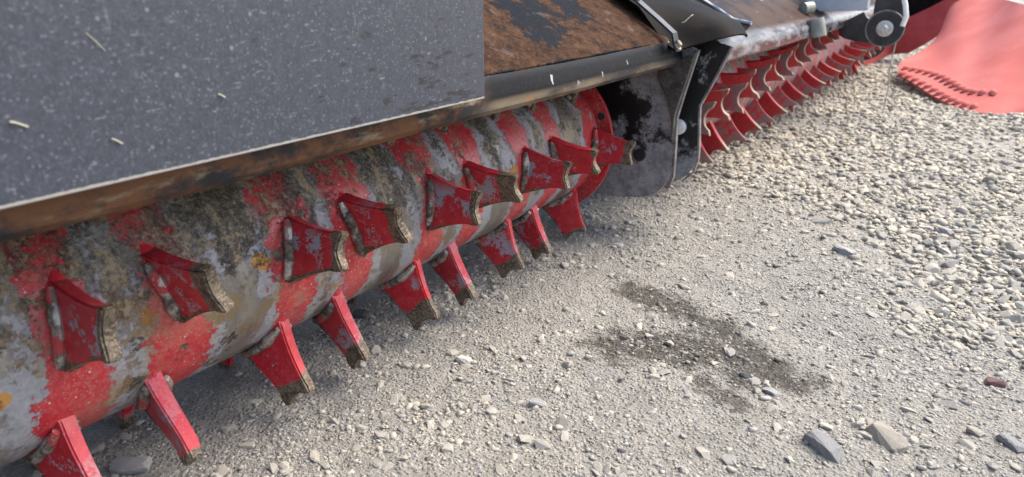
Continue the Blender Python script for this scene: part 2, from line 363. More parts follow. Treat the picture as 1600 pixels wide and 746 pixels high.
def rounded(pts, rad, seg=5):
    """round the corners of a polygon; rad: per corner radius"""
    out = []; n = len(pts)
    for i in range(n):
        p = Vector(pts[i]); a = Vector(pts[i-1]); b = Vector(pts[(i+1) % n]); r = rad[i] if isinstance(rad, list) else rad
        if r <= 0: out.append(tuple(p)); continue
        da = (a-p); db = (b-p); la = min(r, da.length*.49); lb = min(r, db.length*.49)
        A = p+da.normalized()*la; B = p+db.normalized()*lb
        for k in range(seg+1):
            t = k/seg; out.append(tuple(A*(1-t)**2 + p*2*t*(1-t) + B*t*t))
    return out
def grid_sheet(P, thick):
    """P[i][j] world points -> solid sheet with thickness along its normal"""
    P = np.array(P, float); n, k, _ = P.shape
    du = np.gradient(P, axis=0); dv = np.gradient(P, axis=1); N = np.cross(du, dv); N /= np.linalg.norm(N, axis=2)[..., None]+1e-9
    bm = bmesh.new(); T = [[bm.verts.new(P[i, j]+N[i, j]*thick/2) for j in range(k)] for i in range(n)]; B = [[bm.verts.new(P[i, j]-N[i, j]*thick/2) for j in range(k)] for i in range(n)]
    for i in range(n-1):
        for j in range(k-1):
            bm.faces.new((T[i][j], T[i+1][j], T[i+1][j+1], T[i][j+1])); bm.faces.new((B[i][j], B[i][j+1], B[i+1][j+1], B[i+1][j]))
    for i in range(n-1):
        bm.faces.new((T[i][0], B[i][0], B[i+1][0], T[i+1][0])); bm.faces.new((T[i][-1], T[i+1][-1], B[i+1][-1], B[i][-1]))
    for j in range(k-1):
        bm.faces.new((T[0][j], T[0][j+1], B[0][j+1], B[0][j])); bm.faces.new((T[-1][j], B[-1][j], B[-1][j+1], T[-1][j+1]))
    return bm
# numpy value noise
def vnoise(x, y, seed=0):
    xi = np.floor(x).astype(np.int64); yi = np.floor(y).astype(np.int64); fx = x-xi; fy = y-yi
    fx = fx*fx*(3-2*fx); fy = fy*fy*(3-2*fy)
    def hsh(a, b):
        h = (a*374761393 + b*668265263 + seed*1442695041) & 0xffffffff
        h = ((h ^ (h >> 13))*1274126177) & 0xffffffff
        return ((h ^ (h >> 16)) & 0xffff)/65535.
    return (hsh(xi, yi)*(1-fx)+hsh(xi+1, yi)*fx)*(1-fy) + (hsh(xi, yi+1)*(1-fx)+hsh(xi+1, yi+1)*fx)*fy
def fbm(x, y, f, oct=4, seed=0, gain=.5):
    s = 0; a = 1; t = 0
    for o in range(oct): s = s+a*(vnoise(x*f+o*17.3, y*f-o*9.1, seed+o)-.5); t += a; a *= gain; f *= 2.03
    return s/t
def sstep(v, a, b): t = np.clip((v-a)/(b-a), 0, 1); return t*t*(3-2*t)

# ------------------------------------------------------------------ ground
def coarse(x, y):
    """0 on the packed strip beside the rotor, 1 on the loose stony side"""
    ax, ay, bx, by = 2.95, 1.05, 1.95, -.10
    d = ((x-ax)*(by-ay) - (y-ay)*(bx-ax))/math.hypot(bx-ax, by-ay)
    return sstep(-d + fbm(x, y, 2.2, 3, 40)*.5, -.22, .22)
def gh(x, y):
    near = np.exp(-((x-1.5)**2+(y-.4)**2)/60)
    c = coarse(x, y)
    z = fbm(x, y, 1.1, 3, 1)*.035 + fbm(x, y, 6, 3, 5)*(.014+.012*c) + fbm(x, y, 26, 4, 9, .6)*(.010+.006*c) + fbm(x, y, 110, 2, 14)*.004
    z = z + c*.022*sstep(x, 2.0, 3.0)
    return z*(.35+.65*near) - .012
def stain(x, y):
    s = np.zeros_like(x)
    def cap(a, b, r, k=1.):
        nonlocal s
        a = np.array(a); b = np.array(b); d = b-a; t = np.clip(((x-a[0])*d[0]+(y-a[1])*d[1])/(d@d), 0, 1)
        s = np.maximum(s, k*np.clip(1.25-np.hypot(x-a[0]-d[0]*t, y-a[1]-d[1]*t)/r, 0, 1))
    cap((1.63, .71), (1.60, .56), .075); cap((1.60, .56), (1.55, .42), .055, .95); cap((1.50, .38), (1.40, .22), .08, .85)
    cap((1.34, .60), (1.42, .44), .12, 1.); cap((1.42, .44), (1.38, .30), .10, .95); cap((1.30, .40), (1.22, .30), .06, .72)
    return s
def axis_pts(lo, dlo, hi, dhi, fine):
    """fine spacing between lo and hi, growing outside"""
    a = list(np.arange(lo, hi, fine)); s = fine
    while a[-1] < dhi: s *= 1.09; a.append(a[-1]+s)
    s = fine; b = []; q = lo
    while q > dlo: s *= 1.12; q -= s; b.append(q)
    return np.array(b[::-1]+a)
xs = axis_pts(.30, -60, 2.9, 240, .0062); ys = axis_pts(-.55, -160, 1.45, 160, .0062)
X, Y = np.meshgrid(xs, ys, indexing='ij'); Z = gh(X, Y)
nx, ny = X.shape
me = bpy.data.meshes.new('ground')
idx = np.arange(nx*ny).reshape(nx, ny)
q = np.stack([idx[:-1, :-1], idx[1:, :-1], idx[1:, 1:], idx[:-1, 1:]], -1).reshape(-1, 4)
me.vertices.add(nx*ny); me.vertices.foreach_set('co', np.stack([X, Y, Z], -1).astype(np.float32).ravel())
me.loops.add(q.size); me.loops.foreach_set('vertex_index', q.astype(np.int32).ravel())
me.polygons.add(len(q)); me.polygons.foreach_set('loop_start', np.arange(0, q.size, 4, dtype=np.int32)); me.update()
me.polygons.foreach_set('use_smooth', np.ones(len(q), bool))
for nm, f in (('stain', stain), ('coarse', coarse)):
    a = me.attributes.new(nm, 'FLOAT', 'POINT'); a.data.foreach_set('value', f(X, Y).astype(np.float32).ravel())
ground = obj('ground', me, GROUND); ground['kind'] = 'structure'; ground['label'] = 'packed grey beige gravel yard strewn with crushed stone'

# ------------------------------------------------------------------ stones
def hull(n, flat=.6, seed=0, bevel=0., lo=.90, box=.72):
    r = np.random.default_rng(seed); p = r.normal(size=(n, 3)); p /= np.linalg.norm(p, axis=1)[:, None]
    p = np.sign(p)*np.abs(p)**box; p *= .9
    p *= r.uniform(lo, 1.06, (n, 1)); p = p*np.array([1, r.uniform(.62, .9), flat*r.uniform(.75, 1.1)])
    bm = bmesh.new(); vs = [bm.verts.new(v) for v in p]
    res = bmesh.ops.convex_hull(bm, input=vs)
    junk = [g for g in res['geom_interior'] if isinstance(g, bmesh.types.BMVert)] + [v for v in bm.verts if not v.link_faces]
    bmesh.ops.delete(bm, geom=list(set(junk)), context='VERTS')
    if bevel: bmesh.ops.bevel(bm, geom=list(bm.edges), offset=bevel, segments=1, affect='EDGES', clamp_overlap=True)
    bmesh.ops.triangulate(bm, faces=bm.faces); return bm
protos = []
for i in range(14):
    bm = hull(12, random.uniform(.36, .66), 100+i); bm.verts.ensure_lookup_table()
    bm.verts.index_update(); V = np.array([v.co[:] for v in bm.verts]); F = np.array([[v.index for v in f.verts] for f in bm.faces]); bm.free(); protos.append((V, F))
TINTS = np.array([(.265, .258, .238), (.30, .288, .255), (.335, .313, .263), (.36, .33, .272), (.25, .25, .245), (.17, .165, .16), (.40, .375, .325), (.30, .255, .22)])
TP = np.array([.2, .22, .2, .12, .12, .05, .06, .03])
fw2 = np.array([math.cos(YAW), math.sin(YAW)]); rt2 = np.array([math.sin(YAW), -math.cos(YAW)])
def in_view(x, y, m=1.12):
    dx, dy, dz = x, y, -H
    zc = dx*fw.x+dy*fw.y+dz*fw.z; xc = dx*rt.x+dy*rt.y; yc = dx*upv.x+dy*upv.y+dz*upv.z
    return (zc > .2) & (np.abs(xc/zc) < 800/1090*m) & (np.abs(yc/zc) < 373/1090*m)
def scatter(n):
    out = []
    while sum(len(o) for o in out) < n:
        k = 200000
        d = .75*(14/.75)**rng.random(k)**1.25; a = rng.uniform(-.85, .75, k)    # distance on the ground, log spread: falls off with distance
        x = d*np.cos(YAW+a); y = d*np.sin(YAW+a)
        ok = in_view(x, y) & ~((y > 1.25) & (x < 2.2))
        x, y = x[ok], y[ok]; c = coarse(x, y); keep = rng.random(len(x)) < (.50+.10*c)*(sstep(fbm(x, y, 3.5, 3, 77)+fbm(x, y, 1.2, 2, 91)*.6, -.40, .12)*(1-.32*c)+.32*c)
        out.append(np.stack([x[keep], y[keep]], 1))
    return np.concatenate(out)[:n]
NS = 95000
pos = scatter(NS); dist = np.hypot(np.hypot(pos[:, 0], pos[:, 1]), H); c = coarse(pos[:, 0], pos[:, 1])
rmin = np.maximum(.0019, .0016*dist); u = rng.random(NS)
rmax = np.where(c > .5, .032, .022)
al = np.where(c > .5, 1.8, 2.4); rmin = rmin*(1+.75*c)
rad = (rmin**-al + u*(rmax**-al-rmin**-al))**(-1/al)
drum_clear = ~((pos[:, 1] > .9) & (rad > .03))
pos, rad, c = pos[drum_clear], rad[drum_clear], c[drum_clear]; NS = len(pos)
# the biggest in the picture become stones of their own, the rest one mass of gravel
score = rad/np.hypot(np.hypot(pos[:, 0], pos[:, 1]), H); score[~in_view(pos[:, 0], pos[:, 1], 1.0)] *= .2
order = np.argsort(-score); big = order[:285]; small = order[285:]
zs = gh(pos[:, 0], pos[:, 1])
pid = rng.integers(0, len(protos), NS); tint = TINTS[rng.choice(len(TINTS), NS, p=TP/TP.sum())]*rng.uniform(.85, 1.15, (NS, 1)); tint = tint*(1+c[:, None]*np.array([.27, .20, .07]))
sf = stain(pos[:, 0], pos[:, 1])[:, None]; tint = tint*(1-.62*np.minimum(1, sf*1.4)*(rng.random((NS, 1)) < .85))
ang = rng.uniform(0, 2*math.pi, NS); tx = rng.normal(0, .28, NS); ty = rng.normal(0, .28, NS)
VV, FF, CC, off = [], [], [], 0
for k, (V, F) in enumerate(protos):
    s = small[pid[small] == k]
    v = V[None]*rad[s][:, None, None]*rng.uniform(.8, 1.2, (len(s), 1, 3))
    ca, sa = np.cos(tx[s])[:, None], np.sin(tx[s])[:, None]; v = np.stack([v[..., 0], v[..., 1]*ca-v[..., 2]*sa, v[..., 1]*sa+v[..., 2]*ca], -1)
    ca, sa = np.cos(ty[s])[:, None], np.sin(ty[s])[:, None]; v = np.stack([v[..., 0]*ca+v[..., 2]*sa, v[..., 1], -v[..., 0]*sa+v[..., 2]*ca], -1)
    ca, sa = np.cos(ang[s])[:, None], np.sin(ang[s])[:, None]; v = np.stack([v[..., 0]*ca-v[..., 1]*sa, v[..., 0]*sa+v[..., 1]*ca, v[..., 2]], -1)
    lift = rad[s]*(rng.uniform(-.16, .30, len(s))-.16*(1-c[s]))
    v = v + np.stack([pos[s, 0], pos[s, 1], zs[s]+lift], -1)[:, None, :]
    VV.append(v.reshape(-1, 3)); CC.append(np.repeat(tint[s], len(V), 0))
    FF.append((F[None]+(off+np.arange(len(s))*len(V))[:, None, None]).reshape(-1, 3)); off += len(s)*len(V)
VV = np.concatenate(VV); FF = np.concatenate(FF); CC = np.concatenate(CC)
me = bpy.data.meshes.new('gravel')
me.vertices.add(len(VV)); me.vertices.foreach_set('co', VV.astype(np.float32).ravel())
me.loops.add(FF.size); me.loops.foreach_set('vertex_index', FF.astype(np.int32).ravel())
me.polygons.add(len(FF)); me.polygons.foreach_set('loop_start', np.arange(0, FF.size, 3, dtype=np.int32)); me.update()
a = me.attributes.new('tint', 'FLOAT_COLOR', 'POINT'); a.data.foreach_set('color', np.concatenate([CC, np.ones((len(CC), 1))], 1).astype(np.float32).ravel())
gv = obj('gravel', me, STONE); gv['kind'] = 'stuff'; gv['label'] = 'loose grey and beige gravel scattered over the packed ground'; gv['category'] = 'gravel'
stone_me = []
for i in range(16):
    bm = hull(17, random.uniform(.38, .65), 300+i, .035); stone_me.append(mesh('stone', bm)); stone_me[-1].materials.append(STONEO)
for s in big:
    o = bpy.data.objects.new('stone', stone_me[int(pid[s]+s) % 16]); C.objects.link(o); o.parent = ground
    r = rad[s]; o.scale = (r*random.uniform(.85, 1.25), r*random.uniform(.8, 1.1), r*random.uniform(.8, 1.1))
    o.rotation_euler = (tx[s], ty[s], ang[s]); o.location = (pos[s, 0], pos[s, 1], zs[s]+r*(.08*c[s]-.04))
# the stones one notices one by one
def rock_mesh(seed, flat, el, n=34):
    bm = hull(n, flat, seed, .03, .88, .6)
    for v in bm.verts: v.co.x *= el
    bmesh.ops.subdivide_edges(bm, edges=bm.edges, cuts=1)
    for v in bm.verts:
        p = v.co*3.1; v.co *= 1+.05*math.sin(p.x*3+seed)*math.sin(p.y*4+1)*math.cos(p.z*5)
    for v in bm.verts: v.co += v.co.normalized()*.035*math.sin(v.co.x*11+seed)*math.sin(v.co.y*13)*math.sin(v.co.z*9+2)
    return mesh('rock', bm)
def rock_mat(name, a, b, sp): return mat_simple(name, a, b, 45, .85, 0., sp, .6, .003)
RB = rock_mat('blue_grey_rock', (.165, .167, .175), (.26, .255, .245), (.38, .355, .31)); RT = rock_mat('tan_rock', (.27, .245, .205), (.335, .305, .255), (.22, .2, .17))
RP = rock_mat('pale_rock', (.40, .39, .35), (.50, .48, .43), (.36, .34, .3)); RD = rock_mat('dark_rock', (.05, .052, .058), (.10, .10, .105), (.2, .2, .2)); RG = rock_mat('grey_rock', (.24, .24, .24), (.33, .325, .31), (.2, .2, .2))
RM = rock_mat('maroon_rock', (.10, .05, .045), (.18, .10, .09), (.3, .27, .25))
for (x, y, r, el, fl, rz, mt, lab) in (
    (1.178, .124, .034, 1.45, .66, 62, RB, 'largest blue grey angular rock half sunk in the gravel beyond the wet stain'),
    (1.276, .037, .030, 1.45, .70, 57, RT, 'large rounded tan rock lying beside the blue grey angular rock'),
    (1.068, .862, .019, 1.3, .6, 99, RP, 'pale cream stone alone on the packed grit in front of the toothed rotor'),
    (.449, 1.118, .032, 1.25, .4, -52, RG, 'broad flat grey slab of stone under the near end of the toothed rotor'),
    (1.096, 1.224, .024, 1.15, .6, -79, RD, 'dark charcoal stone in the shade behind the lower row of rotor teeth'),
    (2.554, .042, .027, 1.15, .75, 57, RG, 'rounded grey stone sitting proud among the loose coarse gravel'),
    (2.242, .287, .032, 1.3, .6, 70, RG, 'wide flat grey stone where packed ground meets the coarse gravel'),
    (1.642, -.124, .017, 1.3, .7, 99, RM, 'dark maroon stone in the loose gravel far from the rotor'),
    (1.388, -.152, .022, 1.35, .55, 54, RB, 'smooth blue grey stone at the edge of the yard touching a tan one'),
    (1.40, -.098, .015, 1.3, .6, 61, RT, 'small rounded tan stone touching the smooth blue grey stone'),
    (1.327, .257, .017, 1.4, .45, 72, RG, 'flat grey stone at the lower edge of the wet stain'),
    (1.011, .632, .016, 1.3, .55, 108, RG, 'grey stone alone on the packed ground below the wet stain'),
    (1.361, .324, .011, 1.3, .6, 90, RD, 'small black lump of stone in the middle of the wet stain')):
    o = obj('rock', rock_mesh(int(x*1000), fl, el), mt); o.location = (x, y, float(gh(np.array(x), np.array(y)))+r*.16); o.scale = (r, r, r); o.rotation_euler = (R(8), R(-6), R(rz))
    o['label'] = lab; o['category'] = 'rock'; o['group'] = 'rocks lying in the gravel'

# ------------------------------------------------------------------ toothed rotors
AY, AZ, DR, TIP = 1.19, .30, .202, .34
def drum_mesh(x0, x1, rings, th0, clean_sunlit):
    nX = int((x1-x0)/.006); nA = 140; xs_ = np.linspace(x0, x1, nX); th = np.linspace(0, 2*np.pi, nA, endpoint=False)
    Xg, T = np.meshgrid(xs_, th, indexing='ij')
    rr = DR + (vnoise(Xg*14, np.cos(T)*9, 3)-.5)*.0016
    Pv = np.stack([Xg, rr*np.cos(T), rr*np.sin(T)], -1).reshape(-1, 3)
    idx = np.arange(nX*nA).reshape(nX, nA); j = np.roll(idx, -1, 1)
    q = np.stack([idx[:-1], idx[1:], j[1:], j[:-1]], -1).reshape(-1, 4)
    faces = [tuple(int(v) for v in f) for f in q]+[tuple(int(v) for v in idx[0]), tuple(int(v) for v in idx[-1][::-1])]
    me = bpy.data.meshes.new('drum'); me.from_pydata(Pv.tolist(), [], faces); me.update()
    for p in me.polygons: p.use_smooth = len(p.vertices) == 4
    rings = np.array(rings); dr = np.abs(Xg[..., None]-rings).min(-1)
    top = sstep(np.degrees(T), 130, 100)*0 + sstep(np.sin(T)-np.cos(T)*.15, -.25, .75)
    for nm, v in (('ring', dr), ('top', top), ('clean_sunlit', np.full_like(dr, clean_sunlit) if np.isscalar(clean_sunlit) else clean_sunlit(Xg))):
        a = me.attributes.new(nm, 'FLOAT', 'POINT'); a.data.foreach_set('value', v.astype(np.float32).ravel())
    return me
def tooth_mesh(seed, thick=.023):
    """blade: y tangential, z radial from the drum skin, x across; plus the weld fillet round its root"""
    r = random.Random(seed); L = TIP-DR
    def side(s):
        pts = []
        for k in range(9):
            t = k/8; wdt = .0625*(1-t)**1.15 + .0325*(1-(1-t)**1.15) - .0048*math.sin(math.pi*min(1, t*1.08))
            if t > .86: wdt += .003
            pts.append((s*wdt, L*t*(.985 if s > 0 else 1.0)))
        return pts
    up_ = side(-1); dn = side(1)
    tipn = []
    for k in range(1, 8):
        t = k/8; y = up_[-1][0]*(1-t)+dn[-1][0]*t; dep = .015*math.sin(math.pi*t)**1.4 + r.uniform(-.001, .001)
        tipn.append((y, L-dep))
    foot = -.03
    prof = [(-.062, foot)] + up_ + tipn + dn[::-1] + [(.062, foot)]
    bm = prism(prof, 0, -thick/2, thick/2)
    # thin the blade a little towards the tip, wear it unevenly
    for v in bm.verts:
        t = max(0, v.co.z/L); v.co.x *= 1.12-.22*t
        v.co.x += .006*math.sin(v.co.z*22)*t
    bmesh.ops.bevel(bm, geom=[e for e in bm.edges if e.calc_face_angle(0) > .6 and min(v.co.z for v in e.verts) > -.02], offset=.0032, segments=2, affect='EDGES', clamp_overlap=True)
    for f in bm.faces: f.material_index = 0
    # low raised foot the blade grows out of
    path = []; rs = []
    for k in range(13):
        t = -1+2*k/12; y = .074*t; z = math.sqrt(DR*DR-y*y)-DR-.0135; path.append((0, y, z)); rs.append(.0225*(1-abs(t)**3*.55))
    old = set(bm.faces); tube(path, .02, 12, True, bm, rs)
    for f in bm.faces:
        if f not in old: f.material_index = 0
    # weld fillet: rounded strip bent round the drum skin on each face
    for sgn in (-1, 1):
        hw = r.uniform(.046, .058); path = []; rs = []
        for k in range(11):
            t = -1+2*k/10; y = hw*t; z = math.sqrt(DR*DR-y*y)-DR+.004+r.uniform(-.0008, .0008)
            path.append((sgn*(thick*.56+.003), y, z+.005)); rs.append(.0098*(1-abs(t)**6*.4)*r.uniform(.78, 1.15))
        old = set(bm.faces); tube(path, .01, 9, True, bm, rs)
        for f in bm.faces:
            if f not in old: f.material_index = 1
    me = mesh('tooth', bm, 38); me.materials.append(TOOTH); me.materials.append(WELD); return me
TEETH = [tooth_mesh(i) for i in range(5)]; TEETHF = []
def blade_mesh(mat):
    L = .150; pts = [(-.064, -.03)]
    for k in range(9): t = k/8; pts.append((-(.064-.011*math.sin(math.pi*t)), L*t))
    for k in range(1, 12):
        a = math.pi*k/12; pts.append((-.042*math.cos(a), L-.034*math.sin(a)))
    for k in range(8, -1, -1): t = k/8; pts.append((.063-.010*math.sin(math.pi*t), L*t*.99))
    pts.append((.064, -.03))
    bm = prism(pts, 0, -.0105, .0105, .0022)
    for v in bm.verts:
        t = max(0, v.co.z/L); v.co.x += .014*math.sin(t*2.2)-.010*t
    me = mesh('tooth', bm, 38); me.materials.append(mat); return me
TEETHF = [blade_mesh(TOOTHF), blade_mesh(TOOTHD)]
def rotor(parent, x0, x1, pairs, theta, clean_sunlit, teeth):
    rings = [p for pr in pairs for p in pr]
    me = drum_mesh(x0, x1, rings, 0, clean_sunlit)
    d = obj('drum', me, DRUM, parent); d.location = (0, AY, AZ)
    k = 0
    for pr in pairs:
        for i, x in enumerate(pr):
            for row in range(6):
                th = theta(x) + 60*row + (-2 if i else 0)
                t = bpy.data.objects.new('tooth', teeth[k % 5] if len(teeth) > 2 else teeth[1-i]); k += 1; C.objects.link(t); t.parent = d
                a = R(th); er = Vector((0, math.cos(a), math.sin(a))); et = Vector((0, -math.sin(a), math.cos(a)))
                cant = R(13 if i == 0 else -11)
                m = Matrix.Identity(3); m.col[0] = (1, 0, 0); m.col[1] = et; m.col[2] = er
                jr = random.uniform; t.matrix_local = Matrix.Translation(Vector((x-(.035 if row % 2 else 0), 0, 0))+er*DR) @ m.to_4x4() @ Matrix.Rotation(cant+R(jr(-3, 3)), 4, 'Z') @ Matrix.Rotation(R(jr(-2, 2)), 4, 'X') @ Matrix.Diagonal((jr(.92, 1.06), jr(.95, 1.05), jr(.965, 1.02), 1))
    return d
near = thing('tiller_section', 'near black and rusty tiller section with grey side panel over a red toothed rotor', 'tiller', (1.0, 1.19, 0), 'articulated tiller sections')
far = thing('tiller_section', 'far tiller section with glossy scuffed hood, pinned bracket and cleaner red toothed rotor', 'tiller', (4.5, 1.19, 0), 'articulated tiller sections')
def adopt(o, p):
    o.parent = p; o.matrix_parent_inverse = Matrix.Translation(-Vector(p.location)); return o
nearp = [(-.78, -.63), (-.40, -.25), (-.02, .13), (.36, .513), (.745, .90), (1.127, 1.28), (1.507, 1.66), (1.89,)]
d1 = rotor(None, -1.6, 1.925, nearp, lambda x: 167+(x-.37)*8.8, lambda x: sstep(x, .75, 1.5), TEETH); adopt(d1, near)
farp = [(2.53+.39*k, 2.71+.39*k) for k in range(11)]
d2 = rotor(None, 2.26, 6.75, farp, lambda x: 181-(x-2.5)*13.5, 1.8, TEETHF); adopt(d2, far)
# end flange of the near drum
bm = bmesh.new(); n = 72
def ringv(r, x): return [bm.verts.new((x, r*math.cos(2*math.pi*k/n), r*math.sin(2*math.pi*k/n))) for k in range(n)]
A = ringv(.10, 1.9255); B = ringv(.243, 1.9255); D_ = ringv(.243, 1.940); E_ = ringv(.10, 1.940)
for a, b in ((A, B), (B, D_), (D_, E_)):
    for k in range(n): bm.faces.new((a[k], a[(k+1) % n], b[(k+1) % n], b[k]))
me = mesh('end_flange', bm, 40)
for nm, v in (('ring', 0.), ('top', .2), ('clean_sunlit', 1.)):
    a = me.attributes.new(nm, 'FLOAT', 'POINT'); a.data.foreach_set('value', np.full(len(me.vertices), v, np.float32))
obj('end_flange', me, DRUM, d1)
for th in (156, 246, 66, 336):
    a = R(th); p = Vector((1.924, .222*math.cos(a), .222*math.sin(a)))
    bm = tube([p+Vector((-.0012, 0, 0)), p+Vector((.004, 0, 0))], .012, 14); obj('flange_hole', mesh('flange_hole', bm), BRACK, d1)

# ------------------------------------------------------------------ near housing
def part(name, me, mat, p): return adopt(obj(name, me, mat), p)
def hood_mesh(prof, lipv, rustv, x0, x1, th, step=.05):
    n = int((x1-x0)/step)+1; xs_ = np.linspace(x0, x1, n)
    P = [[(x, y+.0015*math.sin(x*5), z+.0012*math.sin(x*7+1)) for (y, z) in prof] for x in xs_]
    bm = grid_sheet(P, th); me = mesh('hood', bm, 35)
    K = len(prof); co = np.empty(len(me.vertices)*3, np.float32); me.vertices.foreach_get('co', co); co = co.reshape(-1, 3)
    pr = np.array(prof); j = ((co[:, None, 1]-pr[None, :, 0])**2+(co[:, None, 2]-pr[None, :, 1])**2).argmin(1)
    for nm, v in (('lip', lipv), ('rust', rustv)):
        a = me.attributes.new(nm, 'FLOAT', 'POINT'); a.data.foreach_set('value', np.array(v, np.float32)[j])
    return me
prof = [(.840, .560), (.825, .5475), (.808, .5465), (.797, .556), (.795, .569), (.797, .580), (.803, .600), (.807, .613), (.812, .617), (.816, .6225), (.86, .652), (.93, .695), (1.0, .735), (1.12, .79), (1.28, .82), (1.45, .78), (1.60, .66), (1.66, .5), (1.68, .3)]
lip = [2, 2, 2, 2, 1.6, 1, 1, .8, .3, 0]+[0]*9; rus = [0]*5+[0, .0, .03, .08, .10, .09, .04, -.02, -.05]+[0]*5
part('hood', hood_mesh(prof, lip, rus, -1.7, 2.08, .008), HOOD, near)
# crease weld along the lip
bm = tube([(x, .8085+.0006*math.sin(x*31), .6195) for x in np.linspace(1.05, 1.86, 40)], .0035, 6); part('crease_weld', mesh('crease_weld', bm, 50), HOOD, near)
bm = prism([(-1.7, .5905), (1.016, .5905), (1.016, 1.45), (-1.7, 1.45)], 1, .757, .775, .0015, 2); pn = part('side_panel', mesh('side_panel', bm), PANEL, near)
for (x, z, a, L) in ((.283, .664, -28, .016), (.504, .662, -32, .010), (.371, .631, -35, .012), (.37, .735, -50, .024)):
    d = Vector((math.cos(R(a)), 0, math.sin(R(a))))*L/2; p = Vector((x*.977, .7555, .8-(.8-z)*.977))
    bm = tube([p-d, p-d*.2+Vector((0, 0, .0006)), p+d], {.283: .001, .504: .0009, .371: .0009, .37: .0004}[x], 6, True)
    o = obj('straw_bit', mesh('straw_bit', bm, 40), STRAW); o['category'] = 'straw'; o['group'] = 'straw bits on the grey panel'
    o['label'] = {.283: 'pale straw bit stuck low on the grey panel, leftmost of them', .504: 'short straw bit stuck on the grey panel, rightmost of them', .371: 'pale straw bit on the grey panel nearest to its bottom edge', .37: 'thin long straw fibre stuck high on the grey panel'}[x]

# side plates between the sections
pl = rounded([(1.5, .10), (.99, .100), (.85, .118), (.793, .20), (.797, .40), (.748, .592), (.86, .645), (1.0, .72), (1.5, .74)], [0, .05, .10, .07, .06, 0, 0, 0, 0])
part('end_plate', mesh('end_plate', prism(pl, 0, 2.05, 2.062, .0012)), PLATE, near)
bm = bmesh.new()     # bright bent flange down the front of the end plate
fl = [(.802, .170), (.792, .20), (.7925, .25), (.7945, .34), (.796, .39), (.778, .47), (.747, .592)]
P = [[(x, y-.003, z) for (y, z) in fl] for x in (2.048, 2.063)]; bm = grid_sheet(P, .006); part('plate_flange', mesh('plate_flange', bm, 40), EDGE, near)
gs = rounded([(.858, .535), (.745, .585), (.792, .40), (.794, .335), (.806, .40), (.822, .45), (.858, .50)], [.01, 0, 0, 0, .02, .03, .03])
part('gusset', mesh('gusset', prism(gs, 0, 2.028, 2.046, .001)), GUSSET, near)
bm = tube([(1.945, AY, AZ), (2.048, AY, AZ)], .15, 40); part('bearing_housing', mesh('bearing_housing', bm, 40), BRACK, near)
bm = tube([(2.040, .905, .255), (2.0515, .905, .255)], .020, 18); part('plate_hole', mesh('plate_hole', bm, 40), BRACK, near)
pl2 = rounded([(1.5, .11), (.98, .112), (.83, .14), (.752, .21), (.766, .413), (.745, .452), (.684, .597), (.80, .62), (1.0, .70), (1.5, .7)], [0, .05, .08, .07, .03, .02, 0, 0, 0, 0])
part('end_plate', mesh('end_plate', prism(pl2, 0, 2.155, 2.168, .0012)), PLATE2, far)
P = [[(x, y-.003, z) for (y, z) in [(.80, .158), (.765, .195), (.754, .235), (.7545, .28), (.762, .37), (.7645, .41), (.745, .452), (.71, .53), (.683, .597)]] for x in (2.154, 2.168)]
part('plate_flange', mesh('plate_flange', grid_sheet(P, .006), 40), EDGE, far)
bm = tube([(2.138, .822, .338), (2.140, .822, .338), (2.144, .822, .338), (2.154, .822, .338)], .02, 18, True, None, [.020, .024, .025, .025]); part('bolt_cap', mesh('bolt_cap', bm, 40), WHITE, far)

# rubber cover bridging the two hoods, and its strap
def cover_pt(u, v):
    x = 1.955+u*.70; yb = .776-.105*sstep(u, .02, .26)*(1-sstep(u, .42, .95)); ang_ = np.interp(x, (1.955, 2.08, 2.183, 2.332, 2.495, 2.655), (15.6, 15.0, 15.0, 15.3, 14.9, 13.8))
    low = .8-yb*math.tan(R(ang_))
    k_ = sstep(u, .45, 1.0)
    ctl = [(yb, low), (yb+.040+.03*k_, low+.024-.014*k_), (.90+.03*k_, .700-.037*k_), (1.03+.02*k_, .772-.05*k_), (1.2, .84-.07*k_), (1.4, .86-.07*k_)]
    t = v*(len(ctl)-1); i = min(int(t), len(ctl)-2); f = t-i; a, b = ctl[i], ctl[i+1]
    y, z = a[0]*(1-f)+b[0]*f, a[1]*(1-f)+b[1]*f
    bul = math.sin(math.pi*min(1, u))*.016*math.sin(math.pi*min(1, v*1.6)) - .012*math.exp(-((u-.55)/.12)**2)*math.exp(-(v/.25)**2)
    lift = .020*max(0, (u-.93)/.07)
    return (x+.05*v*u, y-bul*.45, z+bul*.9+lift*.6+.010)
part('rubber_cover', mesh('rubber_cover', grid_sheet([[cover_pt(i/36, j/30) for j in range(31)] for i in range(37)], .007), 50), RUBBER, near)
bm = tube([tuple(Vector(cover_pt(.985, j/30))+Vector((0, -.004, .007))) for j in range(26)], .007, 6); part('cover_highlight', mesh('cover_highlight', bm, 60), GREYP, near)  # light grey tube stands in for the white highlight along the cover edge
sp = [(.768, .585), (.776, .604), (.784, .634), (.835, .672), (.90, .718), (.99, .766), (1.10, .82), (1.25, .875)]
P = [[(x, y-.004, z+.010) for (y, z) in sp] for x in (1.928, 1.962)]
st = part('strap', mesh('strap', grid_sheet(P, .006), 30), STRAP, near)
for (y, z) in ((.770, .612), (.905, .742)):
    p = Vector((1.945, y, z)); nrm = Vector((0, -.75, .66)).normalized() if y < .8 else Vector((0, -.5, .866)).normalized()
    bm = tube([p-nrm*.006, p+nrm*.003], .017, 18); tube([p+nrm*.003, p+nrm*.011, p+nrm*.013], .01, 6, True, bm, [.011, .011, .009]); adopt(obj('bolt', mesh('bolt', bm, 30), BOLT), near)
bm = tube([(2.02, .79, .668), (2.03, .783, .672), (2.045, .775, .685), (2.06, .772, .69)], .0012, 6); o = part('wire_end', mesh('wire_end', bm, 60), BOLT, near)

